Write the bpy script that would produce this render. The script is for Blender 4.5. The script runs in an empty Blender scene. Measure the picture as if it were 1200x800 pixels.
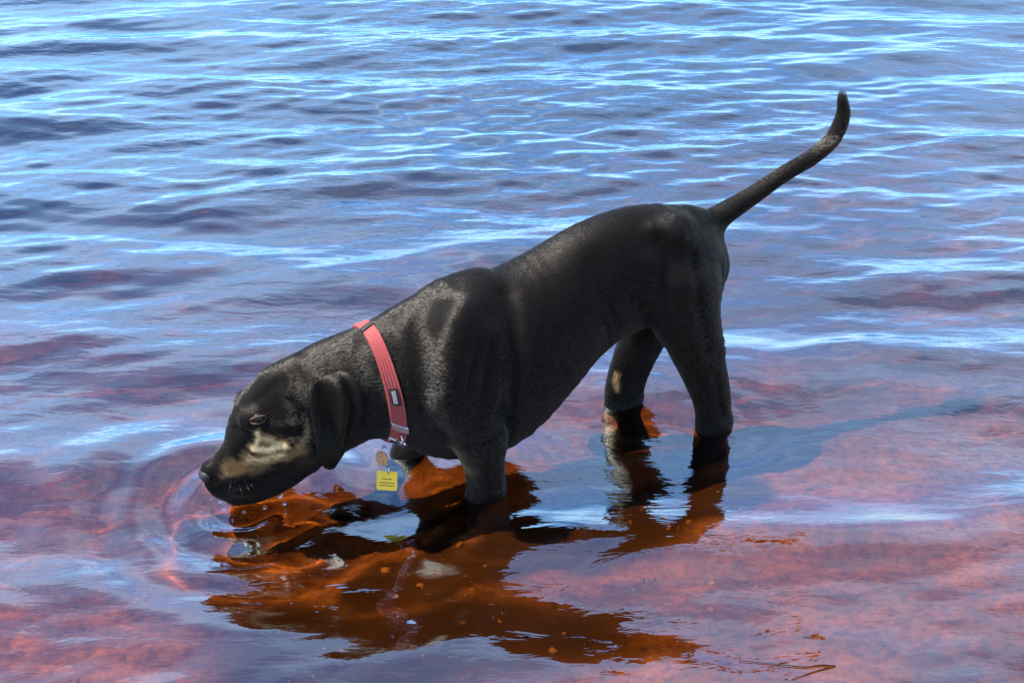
import bpy, bmesh, math, random
import numpy as np
from mathutils import Vector, Matrix
from mathutils.bvhtree import BVHTree
SC = bpy.context.scene
COL = SC.collection
rng = np.random.default_rng(7)
random.seed(7)
R = math.radians

# ------------------------------------------------------------------ camera, sky, sun, exposure
CAM_H, PITCH, FPX = 1.5, R(27.0), 1800.0           # FPX: focal length in pixels of the 1200 px wide photograph
cam = bpy.data.objects.new('camera', bpy.data.cameras.new('camera'))
COL.objects.link(cam)
cam.location = (0, 0, CAM_H)
cam.rotation_euler = (math.pi / 2 - PITCH, 0, 0)
cam.data.sensor_width = 36.0
cam.data.lens = 36.0 * FPX / 1200.0
cam.data.clip_start = 0.05
cam.data.clip_end = 5000
SC.camera = cam

SUN_EL, SUN_AZ = R(64), R(-94)                      # azimuth from +Y, clockwise
world = bpy.data.worlds.new('World')
SC.world = world
world.use_nodes = True
wn, wl = world.node_tree.nodes, world.node_tree.links
sky = wn.new('ShaderNodeTexSky')
sky.sky_type = 'NISHITA'
sky.sun_disc = False
sky.sun_elevation = SUN_EL
sky.sun_rotation = SUN_AZ
sky.air_density = 1.0
sky.dust_density = 0.3
sky.ozone_density = 7.0
bg = wn['Background']
bg.inputs['Strength'].default_value = 0.08
# broken white cloud on a layer above the lake, all round the sky
tcw = wn.new('ShaderNodeTexCoord')
sxw = wn.new('ShaderNodeSeparateXYZ'); wl.new(tcw.outputs['Generated'], sxw.inputs[0])
zc = wn.new('ShaderNodeMath'); zc.operation = 'MAXIMUM'; zc.inputs[1].default_value = 0.0; wl.new(sxw.outputs['Z'], zc.inputs[0])
za = wn.new('ShaderNodeMath'); za.operation = 'ADD'; za.inputs[1].default_value = 0.12; wl.new(zc.outputs[0], za.inputs[0])
dv = wn.new('ShaderNodeVectorMath'); dv.operation = 'DIVIDE'; wl.new(tcw.outputs['Generated'], dv.inputs[0])
cz = wn.new('ShaderNodeCombineXYZ')
for q in range(3): wl.new(za.outputs[0], cz.inputs[q])
wl.new(cz.outputs[0], dv.inputs[1])
cn = wn.new('ShaderNodeTexNoise'); cn.inputs['Scale'].default_value = 1.15; cn.inputs['Detail'].default_value = 4.0; cn.inputs['Roughness'].default_value = 0.58; cn.inputs['Distortion'].default_value = 0.3
wl.new(dv.outputs[0], cn.inputs['Vector'])
cr_ = wn.new('ShaderNodeValToRGB'); cr_.color_ramp.elements[0].position = 0.43; cr_.color_ramp.elements[1].position = 0.76
wl.new(cn.outputs['Fac'], cr_.inputs['Fac'])
cm = wn.new('ShaderNodeMix'); cm.data_type = 'RGBA'; cm.inputs[7].default_value = (4.6, 5.8, 7.8, 1)
wl.new(cr_.outputs['Color'], cm.inputs[0]); wl.new(sky.outputs[0], cm.inputs[6])
wl.new(cm.outputs[2], bg.inputs['Color'])

to_sun = Vector((math.sin(SUN_AZ) * math.cos(SUN_EL), math.cos(SUN_AZ) * math.cos(SUN_EL), math.sin(SUN_EL)))
sl = bpy.data.lights.new('sun', 'SUN')
sl.energy = 5.0
sl.angle = R(0.5)
sl.color = (1.0, 0.94, 0.85)
sl.cycles.is_caustics_light = True
sun = bpy.data.objects.new('sun', sl)
COL.objects.link(sun)
sun.rotation_euler = to_sun.to_track_quat('Z', 'Y').to_euler()
sun.location = (-4, 3, 6)

SC.view_settings.view_transform = 'Standard'
SC.view_settings.look = 'None'
SC.view_settings.gamma = 1.0
SC.view_settings.exposure = 2.0
SC.cycles.max_bounces = 10
SC.cycles.transmission_bounces = 8
SC.cycles.caustics_refractive = True
SC.cycles.blur_glossy = 0.3

# ------------------------------------------------------------------ measuring: a pixel of the photograph as a ray
FW = np.array((0, math.cos(PITCH), -math.sin(PITCH)))
UP = np.array((0, math.sin(PITCH), math.cos(PITCH)))
RT = np.array((1.0, 0, 0))
EYE = np.array((0, 0, CAM_H))

def ray(u, v):
    d = RT * (u - 600) / FPX + UP * (400 - v) / FPX + FW
    return d / np.linalg.norm(d)

def ground(u, v, z=0.0):
    d = ray(u, v)
    return EYE + d * ((z - CAM_H) / d[2])

def unit(v):
    v = np.asarray(v, float)
    return v / np.linalg.norm(v)

# ------------------------------------------------------------------ helpers
def new_mesh(name, verts, faces, smooth=True):
    me = bpy.data.meshes.new(name)
    verts = np.asarray(verts, np.float32)
    faces = np.asarray(faces, np.int32) if not isinstance(faces, list) else faces
    if isinstance(faces, np.ndarray):
        k = faces.shape[1]
        me.vertices.add(len(verts)); me.vertices.foreach_set('co', verts.ravel())
        me.loops.add(faces.size); me.loops.foreach_set('vertex_index', faces.ravel())
        me.polygons.add(len(faces))
        me.polygons.foreach_set('loop_start', np.arange(len(faces), dtype=np.int32) * k)
        me.update(calc_edges=True)
        me.validate()
    else:
        me.from_pydata([tuple(map(float, v)) for v in verts], [], faces)
    me.polygons.foreach_set('use_smooth', [smooth] * len(me.polygons))
    me.update()
    return me

def add(name, me, mat=None, parent=None, **props):
    o = bpy.data.objects.new(name, me)
    COL.objects.link(o)
    if mat and me is not None:
        me.materials.append(mat)
    if parent is not None:
        o.parent = parent
    for k, v in props.items():
        o[k] = v
    return o

def empty(name, loc, **props):
    o = bpy.data.objects.new(name, None)
    COL.objects.link(o)
    o.location = loc
    o.empty_display_size = 0.05
    for k, v in props.items():
        o[k] = v
    return o

def material(name):
    m = bpy.data.materials.new(name)
    m.use_nodes = True
    n, l = m.node_tree.nodes, m.node_tree.links
    return m, n, l, n.get('Principled BSDF'), n.get('Material Output')

def ramp(n, stops):
    r = n.new('ShaderNodeValToRGB')
    e = r.color_ramp.elements
    while len(e) < len(stops):
        e.new(0.5)
    for i, (p, c) in enumerate(stops):
        e[i].position = p
        e[i].color = (*c, 1) if len(c) == 3 else c
    return r

def plain(name, col, rough=0.5, metal=0.0, noise=0.0, scale=60.0, spec=0.5):
    m, n, l, b, out = material(name)
    b.inputs['Base Color'].default_value = (*col, 1)
    b.inputs['Roughness'].default_value = rough
    b.inputs['Metallic'].default_value = metal
    b.inputs['Specular IOR Level'].default_value = spec
    if noise:
        tc = n.new('ShaderNodeTexCoord')
        t = n.new('ShaderNodeTexNoise'); t.inputs['Scale'].default_value = scale; t.inputs['Detail'].default_value = 4
        l.new(tc.outputs['Object'], t.inputs['Vector'])
        r = ramp(n, [(0.3, tuple(c * (1 - noise) for c in col)), (0.7, tuple(min(1, c * (1 + noise)) for c in col))])
        l.new(t.outputs['Fac'], r.inputs['Fac']); l.new(r.outputs['Color'], b.inputs['Base Color'])
        bp = n.new('ShaderNodeBump'); bp.inputs['Strength'].default_value = 0.3; bp.inputs['Distance'].default_value = 0.001
        l.new(t.outputs['Fac'], bp.inputs['Height']); l.new(bp.outputs['Normal'], b.inputs['Normal'])
    return m

def vnoise(x, y, f, seed=0):
    """smooth value noise on arrays, roughly -1..1"""
    X, Y = x * f, y * f
    xi, yi = np.floor(X).astype(np.int64), np.floor(Y).astype(np.int64)
    fx, fy = X - xi, Y - yi
    fx, fy = fx * fx * fx * (fx * (6 * fx - 15) + 10), fy * fy * fy * (fy * (6 * fy - 15) + 10)
    def h(i, j):
        n = (i * 374761393 + j * 668265263 + seed * 2147483647) & 0xffffffff
        n = ((n ^ (n >> 13)) * 1274126177) & 0xffffffff
        return ((n ^ (n >> 16)) & 0xffff) / 32767.5 - 1.0
    a = h(xi, yi) * (1 - fx) + h(xi + 1, yi) * fx
    b = h(xi, yi + 1) * (1 - fx) + h(xi + 1, yi + 1) * fx
    return a * (1 - fy) + b * fy

def sstep(a, b, x):
    t = np.clip((x - a) / (b - a), 0, 1)
    return t * t * (3 - 2 * t)

def graded(lo, hi, step0, step1, far, grow=1.35):
    """a coordinate row: fine between lo and hi, growing steps out to +-far"""
    a = [lo]
    while a[-1] < hi:
        t = (a[-1] - lo) / (hi - lo)
        a.append(a[-1] + step0 * (1 - t) + step1 * t)
    s = step1
    while a[-1] < far[1]:
        s *= grow; a.append(a[-1] + s)
    s = step0; pre = [lo]
    while pre[-1] > far[0]:
        s *= grow; pre.append(pre[-1] - s)
    return np.array(pre[:0:-1] + a)

def graded_centre(a, s0, b_, s1, far, grow=1.35):
    p = list(np.arange(0, a, s0)) + list(np.arange(a, b_, s1))
    s = s1
    while p[-1] < far:
        s *= grow; p.append(p[-1] + s)
    return np.array([-q for q in p[:0:-1]] + p)

def sheet(xs, ys):
    X, Y = np.meshgrid(xs, ys)
    nx, ny = len(xs), len(ys)
    i = np.arange(nx * ny).reshape(ny, nx)
    F = np.stack([i[:-1, :-1], i[:-1, 1:], i[1:, 1:], i[1:, :-1]], -1).reshape(-1, 4)
    return X, Y, F

# ------------------------------------------------------------------ lake bed
def bed_z(x, y):
    d = 0.062 + 0.125 * (y - 1.75) - (0.035 + 0.03 * sstep(2.6, 4.5, y)) * np.clip(x, -3, 3)
    d = np.where(d > 0.5, 0.5 + (d - 0.5) * 0.6, d)
    d = np.clip(d, -0.9, 5.0)
    d = d + 0.012 * vnoise(x, y, 2.3, 3) + 0.007 * vnoise(x, y, 6.5, 4) + 0.003 * vnoise(x, y, 19, 5)
    return -d

bx = graded(-3.0, 3.0, 0.02, 0.02, (-1500, 1500))
by = graded(0.9, 7.0, 0.014, 0.03, (-1500, 1500))
X, Y, F = sheet(bx, by)
Z = bed_z(X, Y)
Z = np.where(Y < -3, np.maximum(Z, 0.6), Z)
bed = add('lake_bed', new_mesh('lake_bed', np.stack([X, Y, Z], -1).reshape(-1, 3), F), None, kind='structure')
bx_, by_ = X.ravel(), Y.ravel()
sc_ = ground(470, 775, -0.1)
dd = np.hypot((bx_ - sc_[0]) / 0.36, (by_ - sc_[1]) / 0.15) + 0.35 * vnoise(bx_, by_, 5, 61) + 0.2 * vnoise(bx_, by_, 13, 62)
silt_and_shade = sstep(1.25, 0.55, dd)  # dark oval patch on the near part of the bed
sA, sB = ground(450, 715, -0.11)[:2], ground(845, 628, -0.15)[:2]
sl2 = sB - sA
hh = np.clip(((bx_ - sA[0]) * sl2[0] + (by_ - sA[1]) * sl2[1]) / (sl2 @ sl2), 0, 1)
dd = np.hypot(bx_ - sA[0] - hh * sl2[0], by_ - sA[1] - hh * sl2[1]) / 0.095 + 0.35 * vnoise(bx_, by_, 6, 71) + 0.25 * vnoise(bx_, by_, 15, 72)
silt_and_shade = np.maximum(silt_and_shade, 0.95 * sstep(1.15, 0.75, dd))                     # dog's shadow painted into the bed colour as a dark band
silt_and_shade = np.maximum(silt_and_shade, 0.6 * sstep(0.25, 0.7, vnoise(bx_, by_, 1.7, 63) + 0.4 * vnoise(bx_, by_, 7, 64)))
a_ = bed.data.attributes.new('silt_and_shade', 'FLOAT', 'POINT'); a_.data.foreach_set('value', silt_and_shade.astype(np.float32))
m, n, l, b, out = material('wet_sand')
tc = n.new('ShaderNodeTexCoord')
t1 = n.new('ShaderNodeTexNoise'); t1.inputs['Scale'].default_value = 6.0; t1.inputs['Detail'].default_value = 6; t1.inputs['Roughness'].default_value = 0.6
t2 = n.new('ShaderNodeTexNoise'); t2.inputs['Scale'].default_value = 55; t2.inputs['Detail'].default_value = 5; t2.inputs['Roughness'].default_value = 0.7
for t in (t1, t2):
    l.new(tc.outputs['Object'], t.inputs['Vector'])
r1 = ramp(n, [(0.30, (0.070, 0.039, 0.026)), (0.52, (0.135, 0.080, 0.051)), (0.72, (0.235, 0.148, 0.097))])
l.new(t1.outputs['Fac'], r1.inputs['Fac'])
r2 = ramp(n, [(0.32, (0.42, 0.38, 0.36)), (0.5, (0.9, 0.9, 0.9)), (0.66, (1.25, 1.25, 1.25))])
l.new(t2.outputs['Fac'], r2.inputs['Fac'])
mx = n.new('ShaderNodeMix'); mx.data_type = 'RGBA'; mx.blend_type = 'MULTIPLY'; mx.inputs[0].default_value = 1.0
l.new(r1.outputs['Color'], mx.inputs[6]); l.new(r2.outputs['Color'], mx.inputs[7])
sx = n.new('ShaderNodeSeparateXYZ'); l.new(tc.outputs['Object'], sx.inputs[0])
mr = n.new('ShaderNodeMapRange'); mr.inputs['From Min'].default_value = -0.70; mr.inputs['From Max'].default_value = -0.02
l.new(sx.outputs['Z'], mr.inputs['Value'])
rz = ramp(n, [(0.0, (0.02, 0.03, 0.06)), (0.40, (0.10, 0.08, 0.10)), (0.70, (0.50, 0.42, 0.42)), (0.85, (1, 1, 1))])   # sand painted darker with depth, for the light lost in the brown water
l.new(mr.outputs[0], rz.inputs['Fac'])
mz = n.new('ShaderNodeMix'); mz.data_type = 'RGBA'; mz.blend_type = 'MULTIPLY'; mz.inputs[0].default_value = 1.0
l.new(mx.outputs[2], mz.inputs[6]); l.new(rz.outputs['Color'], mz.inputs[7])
at = n.new('ShaderNodeAttribute'); at.attribute_name = 'silt_and_shade'
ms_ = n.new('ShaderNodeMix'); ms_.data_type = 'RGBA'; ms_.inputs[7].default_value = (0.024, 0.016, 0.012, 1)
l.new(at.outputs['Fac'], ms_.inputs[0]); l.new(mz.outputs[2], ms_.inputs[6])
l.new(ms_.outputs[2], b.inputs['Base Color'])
b.inputs['Roughness'].default_value = 0.9
b.inputs['Specular IOR Level'].default_value = 0.1
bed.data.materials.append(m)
bed.cycles.is_caustics_receiver = True
# pebbles half sunk in the sand
pr = np.random.default_rng(5)
bm = bmesh.new(); bmesh.ops.create_icosphere(bm, subdivisions=1, radius=1.0)
pv = np.array([v.co[:] for v in bm.verts]); pf = np.array([[v.index for v in f.verts] for f in bm.faces]); bm.free()
NP = 900
PX = pr.uniform(-1.7, 1.7, NP); PY = 1.35 + 1.35 * pr.random(NP) ** 1.2
keep_ = (vnoise(PX, PY, 2.2, 66) + 0.5 * vnoise(PX, PY, 6, 67) + pr.normal(0, .25, NP)) > 0.05
PX, PY = PX[keep_], PY[keep_]; NP = len(PX)
PR = 0.0025 + 0.008 * pr.random(NP) ** 4
PZ = bed_z(PX, PY)
pvs = []
for i in range(NP):
    q = pv * (1 + pr.uniform(-.22, .22, (len(pv), 1))) * np.array((1, pr.uniform(.6, 1), pr.uniform(.4, .7))) * PR[i]
    a_ = pr.uniform(0, 6.28); c_, s_ = math.cos(a_), math.sin(a_)
    pvs.append(q @ np.array(((c_, -s_, 0), (s_, c_, 0), (0, 0, 1))) + (PX[i], PY[i], PZ[i] + PR[i] * .12))
peb_m, n, l, b, out = material('pebble_stone')
at = n.new('ShaderNodeAttribute'); at.attribute_name = 'tone'
rc = ramp(n, [(0.0, (0.07, 0.042, 0.030)), (0.5, (0.20, 0.12, 0.08)), (1.0, (0.17, 0.11, 0.075))])
l.new(at.outputs['Fac'], rc.inputs['Fac']); l.new(rc.outputs['Color'], b.inputs['Base Color']); b.inputs['Roughness'].default_value = 0.8
pme = new_mesh('pebbles', np.concatenate(pvs), np.concatenate([pf + i * len(pv) for i in range(NP)]))
a_ = pme.attributes.new('tone', 'FLOAT', 'POINT'); a_.data.foreach_set('value', np.repeat(pr.random(NP), len(pv)).astype(np.float32))
pebbles = add('pebbles', pme, peb_m, None, kind='stuff')
pebbles.cycles.is_caustics_receiver = True

# ------------------------------------------------------------------ water
MUZ = ground(284, 590)[:2]                          # where the muzzle meets the water
wx = graded_centre(1.0, 0.0042, 3.8, 0.0115, 1500)
wy = graded(1.4, 9.6, 0.0046, 0.0165, (-1500, 1500))
X, Y, F = sheet(wx, wy)

def waves(X, Y):
    H = np.zeros_like(X); DX = np.zeros_like(X); DY = np.zeros_like(X)
    inside = sstep(10.2, 9.2, Y) * sstep(0.6, 1.2, Y) * sstep(4.4, 3.7, np.abs(X))
    far = sstep(2.0, 3.6, Y)
    patch = 1.0 + 0.55 * vnoise(X * .6, Y * 1.3, 0.9, 11) + 0.35 * vnoise(X * .6, Y * 1.5, 2.1, 12)
    wr = np.random.default_rng(21)
    N = 110
    for k in range(N):
        lam = 0.055 * (0.80 / 0.055) ** ((k + wr.random()) / N)
        th = -math.pi / 2 + R(7) + wr.normal() * R(19)
        kx, ky = math.cos(th) * 2 * math.pi / lam, math.sin(th) * 2 * math.pi / lam
        ph = wr.random() * 2 * math.pi
        short = lam < 0.24
        slope = math.sqrt(2.0 / N) * (0.10 if short else 0.128)
        g = (0.70 + 0.30 * far) if short else (1.3 - 0.3 * far)
        if short:
            g = g * np.clip(patch + 0.45 * vnoise(X, Y, 1.1, 40 + k), 0.05, 2)
        a = slope * lam / (2 * math.pi) * g * inside
        p = kx * X + ky * Y + ph + 0.9 * vnoise(X, Y, 0.9, 100 + k)
        H += a * np.cos(p)
        s = np.sin(p) * a * 0.3
        DX += -math.cos(th) * s; DY += -math.sin(th) * s
    # rings spreading from the drinking muzzle
    r = np.hypot(X - MUZ[0], Y - MUZ[1])
    th = np.arctan2(Y - MUZ[1], X - MUZ[0])
    r = r * (1 + 0.05 * np.sin(2 * th + 0.7)) + 0.012 * vnoise(X, Y, 4.0, 78)
    env = np.exp(-r / 0.33) * sstep(0.0, 0.05, r) * (1 + 0.3 * vnoise(X, Y, 3.0, 79))
    H += 0.0072 * env * np.cos(2 * math.pi * 5.2 * r / (0.42 + 0.5 * r))
    # small wakes round the four legs
    for (u, v) in ((570, 574), (478, 533), (837, 497), (731, 476)):
        g_ = ground(u, v)
        r = np.hypot(X - g_[0], Y - g_[1] - 0.02) + 0.01 * vnoise(X, Y, 6.0, 80)
        H += 0.0013 * np.exp(-r / 0.10) * sstep(0.02, 0.05, r) * np.cos(2 * math.pi * r / 0.062 + u)
        H += 0.0009 * np.exp(-np.maximum(r - 0.038, 0) / 0.012) * sstep(0.0, 0.03, r)
    return X + DX, Y + DY, H

WX, WY, WZ = waves(X, Y)
water = add('water', new_mesh('water', np.stack([WX, WY, WZ], -1).reshape(-1, 3), F), None, kind='structure')
m, n, l, b, out = material('lake_water')
n.remove(b)
rf = n.new('ShaderNodeBsdfRefraction'); rf.inputs['IOR'].default_value = 1.33; rf.inputs['Roughness'].default_value = 0.0
rf.inputs['Color'].default_value = (0.86, 0.52, 0.20, 1)          # tea-coloured peat water
gs = n.new('ShaderNodeBsdfGlossy'); gs.inputs['Roughness'].default_value = 0.0; gs.inputs['Color'].default_value = (0.66, 0.86, 1.0, 1)
fr = n.new('ShaderNodeFresnel'); fr.inputs['IOR'].default_value = 1.33
fk = n.new('ShaderNodeMath'); fk.operation = 'MULTIPLY_ADD'; fk.use_clamp = True; fk.inputs[1].default_value = 2.2; fk.inputs[2].default_value = 0.105
l.new(fr.outputs[0], fk.inputs[0])
ms = n.new('ShaderNodeMixShader')
l.new(fk.outputs[0], ms.inputs[0]); l.new(rf.outputs[0], ms.inputs[1]); l.new(gs.outputs[0], ms.inputs[2])
l.new(ms.outputs[0], out.inputs['Surface'])
tc = n.new('ShaderNodeTexCoord'); mp = n.new('ShaderNodeMapping'); mp.inputs['Scale'].default_value = (11, 30, 1); mp.inputs['Rotation'].default_value = (0, 0, R(6))
rn = n.new('ShaderNodeTexNoise'); rn.inputs['Scale'].default_value = 1.0; rn.inputs['Detail'].default_value = 3.0; rn.inputs['Roughness'].default_value = 0.55; rn.inputs['Distortion'].default_value = 0.4
pn = n.new('ShaderNodeTexNoise'); pn.inputs['Scale'].default_value = 1.3; pn.inputs['Detail'].default_value = 2.0
l.new(tc.outputs['Object'], mp.inputs['Vector']); l.new(mp.outputs[0], rn.inputs['Vector']); l.new(tc.outputs['Object'], pn.inputs['Vector'])
sx = n.new('ShaderNodeSeparateXYZ'); l.new(tc.outputs['Object'], sx.inputs[0])
yr = n.new('ShaderNodeMapRange'); yr.inputs['From Min'].default_value = 2.1; yr.inputs['From Max'].default_value = 4.0; yr.inputs['To Min'].default_value = 0.62; yr.inputs['To Max'].default_value = 1.0
l.new(sx.outputs['Y'], yr.inputs['Value'])                             # wind ripples die out towards the sheltered shore
rp = ramp(n, [(0.35, (0.15, 0.15, 0.15)), (0.65, (1, 1, 1))]); l.new(pn.outputs['Fac'], rp.inputs['Fac'])
m1 = n.new('ShaderNodeMath'); m1.operation = 'MULTIPLY'; l.new(yr.outputs[0], m1.inputs[0]); l.new(rp.outputs['Color'], m1.inputs[1])
m2 = n.new('ShaderNodeMath'); m2.operation = 'MULTIPLY'; l.new(m1.outputs[0], m2.inputs[0]); l.new(rn.outputs['Fac'], m2.inputs[1])
bp = n.new('ShaderNodeBump'); bp.inputs['Strength'].default_value = 1.0; bp.inputs['Distance'].default_value = 0.0048
l.new(m2.outputs[0], bp.inputs['Height'])
for q in (gs, rf, fr): l.new(bp.outputs['Normal'], q.inputs['Normal'])
water.data.materials.append(m)
water.cycles.is_caustics_caster = True

# ------------------------------------------------------------------ the dog: one continuous surface from a distance field
C0 = np.array((-0.115, 2.41, 0.0))
AX = unit((-0.888, -0.46, 0))                       # along the dog, towards the head
NN = unit((-0.46, 0.888, 0))                        # across the dog, away from the camera

def pl(u, v, off=0.0):
    d = ray(u, v)
    t = ((C0 - EYE) @ NN + off) / (d @ NN)
    return EYE + d * t

def spline(P, sub):
    P = np.asarray(P, float)
    Q = np.vstack([2 * P[0] - P[1], P, 2 * P[-1] - P[-2]])
    res = []
    for i in range(1, len(Q) - 2):
        for s in range(sub):
            t = s / sub
            a, b_, c, d = Q[i - 1], Q[i], Q[i + 1], Q[i + 2]
            res.append(0.5 * (2 * b_ + (c - a) * t + (2 * a - 5 * b_ + 4 * c - d) * t * t + (3 * b_ - a - 3 * c + d) * t ** 3))
    res.append(P[-1])
    return np.array(res)

class Chain:
    def __init__(self, C, rs, rv, side, k=0.025, sub=4):
        d = spline(np.column_stack([C, rs, rv]), sub)
        self.C, self.rs, self.rv, self.side, self.k = d[:, :3], d[:, 3], d[:, 4], unit(side), k
    def box(self, pad):
        r = np.maximum(self.rs, self.rv)[:, None] + pad
        return (self.C - r).min(0), (self.C + r).max(0)
    def sdf(self, P):
        best = np.full(P.shape[:-1], 9.0, np.float32)
        for i in range(len(self.C) - 1):
            a, b_ = self.C[i], self.C[i + 1]
            ba = b_ - a; L2 = ba @ ba
            if L2 < 1e-12: continue
            t = unit(ba)
            s = unit(self.side - (self.side @ t) * t); v = np.cross(t, s)
            q = P - a
            h = np.clip((q @ ba) / L2, 0, 1)
            d = q - h[..., None] * ba
            rs = self.rs[i] + (self.rs[i + 1] - self.rs[i]) * h
            rv = self.rv[i] + (self.rv[i + 1] - self.rv[i]) * h
            rt = np.minimum(rs, rv)
            ds, dv, dt = d @ s, d @ v, d @ t
            k0 = np.sqrt((ds / rs) ** 2 + (dv / rv) ** 2 + (dt / rt) ** 2)
            k1 = np.sqrt((ds / rs ** 2) ** 2 + (dv / rv ** 2) ** 2 + (dt / rt ** 2) ** 2)
            np.minimum(best, (k0 * (k0 - 1) / np.maximum(k1, 1e-6)).astype(np.float32), out=best)
        return best
    def flow(self, P):
        """distance and direction of the nearest piece"""
        T = np.diff(self.C, axis=0); T /= np.linalg.norm(T, axis=1)[:, None] + 1e-9
        M = (self.C[1:] + self.C[:-1]) / 2
        d = np.linalg.norm(P[:, None, :] - M[None], axis=2) - ((self.rs[1:] + self.rv[1:]) / 2)[None]
        i = d.argmin(1)
        return d[np.arange(len(P)), i], T[i]

CH = []
LIMBS = []
def profile(st, k=0.03, flip=False):
    """stations (top pixel, bottom pixel, half width, offset): half height solved so the outline fits"""
    C, RS, RV = [], [], []
    Ts = [(pl(*s[0], s[3]) + pl(*s[1], s[3])) / 2 for s in st]
    side = None
    for i, (tp, bt, w, off) in enumerate(st):
        T, B = pl(*tp, off), pl(*bt, off)
        c = (T + B) / 2
        tg = unit(Ts[min(i + 1, len(st) - 1)] - Ts[max(i - 1, 0)])
        vd = unit(c - EYE)
        mm = unit(np.cross(vd, tg))
        vv = unit((T - B) - ((T - B) @ tg) * tg)
        ss = np.cross(tg, vv)
        s = abs((T - B) @ mm) / 2
        hh = math.sqrt(max(s * s - (w * (mm @ ss)) ** 2, (0.55 * s) ** 2)) / max(abs(mm @ vv), 0.3)
        C.append(c); RS.append(w); RV.append(hh)
        side = ss if side is None else side + ss
    CH.append(Chain(C, RS, RV, side, k))
    return CH[-1]

def limb(st, k=0.025, side=None):
    C = [pl(s[0], s[1], s[2]) if len(s) == 5 else np.array(s[0]) for s in st]
    CH.append(Chain(C, [s[-2] for s in st], [s[-1] for s in st], NN if side is None else side, k))
    LIMBS.append(CH[-1])
    return CH[-1]

trunk = profile([
    ((495, 346), (488, 516), .078, 0), ((530, 325), (518, 535), .096, 0), ((570, 304), (562, 538), .108, 0),
    ((615, 280), (599, 512), .110, 0), ((660, 260), (641, 465), .098, 0), ((705, 244), (692, 416), .084, 0),
    ((745, 237), (732, 392), .080, 0), ((780, 239), (770, 372), .080, 0), ((812, 256), (800, 370), .068, 0),
    ((830, 278), (815, 355), .050, 0)], k=0.02)
neck = profile([
    ((530, 328), (505, 520), .080, 0), ((495, 346), (485, 515), .074, 0), ((465, 362), (466, 513), .066, .005), ((435, 376), (447, 515), .059, .015),
    ((405, 387), (428, 516), .056, .027), ((375, 399), (412, 522), .055, .036)], k=0.03)
head = profile([
    ((350, 407), (405, 524), .053, .040), ((315, 427), (388, 541), .060, .048), ((291, 454), (362, 552), .055, .056),
    ((279, 494), (335, 568), .043, .066), ((260, 521), (308, 580), .035, .075), ((246, 538), (283, 584), .029, .081),
    ((242, 550), (264, 576), .021, .084)], k=0.022)
HD = unit(head.C[-1] - head.C[4]); HS = head.side      # head direction, head sideways
if HS @ NN < 0: HS = -HS

def paw_end(wl, fwd, drop_fwd, rs, rv):
    """leg under water: from the waterline point down to a paw standing on the bed"""
    foot = wl + AX * drop_fwd
    zb = float(bed_z(np.array([foot[0]]), np.array([foot[1]]))[0])
    ank = np.array((foot[0], foot[1], zb + 0.055))
    mid = wl * 0.5 + ank * 0.5
    CH.append(Chain([wl, mid, ank, ank * 1.0 + np.array((0, 0, -0.02))], [rs, rs * .92, rs * .95, rs], [rv, rv * .8, rv * .85, rv * .9], NN, 0.02))
    p0 = np.array((foot[0], foot[1], zb + 0.030)); p1 = p0 + AX * 0.055 - np.array((0, 0, 0.008))
    CH.append(Chain([p0, p1], [0.033, 0.036], [0.028, 0.021], NN, 0.02, sub=1))
    for q in (-1.5, -.5, .5, 1.5):
        a = p1 + NN * 0.016 * q + AX * (0.012 if abs(q) < 1 else 0.0)
        CH.append(Chain([a, a + AX * 0.022 - np.array((0, 0, .004))], [0.012, 0.010], [0.015, 0.011], NN, 0.006, sub=1))

# near foreleg
limb([(550, 372, -.048, .024, .036), (540, 385, -.068, .038, .052), (531, 430, -.080, .040, .050), (530, 468, -.084, .038, .042)], k=0.03)
limb([(532, 455, -.082, .040, .046), (552, 492, -.086, .038, .047), (566, 520, -.088, .036, .042)], k=0.02)
wl = pl(570, 574, -.086)
limb([(562, 508, -.088, .036, .044), (567, 540, -.088, .031, .039), (570, 574, -.086, .027, .034)], k=0.02)
paw_end(wl, 0, 0.055, .026, .031)
# far foreleg
limb([(540, 385, .068, .038, .052), (510, 440, .080, .040, .046), (505, 475, .084, .036, .040)], k=0.03)
wl = pl(478, 533, .084)
limb([(505, 470, .085, .034, .040), (488, 505, .085, .029, .034), (478, 533, .084, .025, .031)], k=0.02)
paw_end(wl, 0, 0.05, .025, .029)
# near hind leg
wl = pl(837, 497, -.070)
limb([(800, 292, -.030, .050, .062), (803, 340, -.058, .046, .070), (810, 385, -.072, .040, .060), (824, 430, -.074, .032, .047),
      (834, 465, -.072, .026, .040), (837, 497, -.070, .023, .038)], k=0.03)
paw_end(wl, 0, 0.005, .023, .033)
# far hind leg
wl = pl(731, 476, .070)
limb([(790, 312, .045, .045, .062), (768, 365, .068, .040, .056), (745, 415, .072, .032, .047), (733, 450, .072, .026, .044),
      (731, 476, .070, .023, .042)], k=0.025)
paw_end(wl, 0, -0.02, .023, .034)
# tail
limb([(808, 264, 0, .034, .034), (830, 262, 0, .027, .027), (852, 248, 0, .0215, .0215), (882, 229, 0, .0180, .0180), (920, 203, 0, .0155, .0155),
      (952, 184, 0, .0155, .0155), (975, 163, 0, .0155, .0155), (987, 138, 0, .0140, .0140), (987, 116, 0, .0095, .0095)], k=0.025)

def lump(c, r, k=0.02, side=None):
    """a rounded muscle or bone: r = (sideways, across, length) about an axis"""
    CH.append(Chain([np.array(c) - np.array((0, 0, 1e-3)), np.array(c) + np.array((0, 0, 1e-3))], [r[0]] * 2, [r[1]] * 2, NN if side is None else side, k, sub=1))

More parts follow.
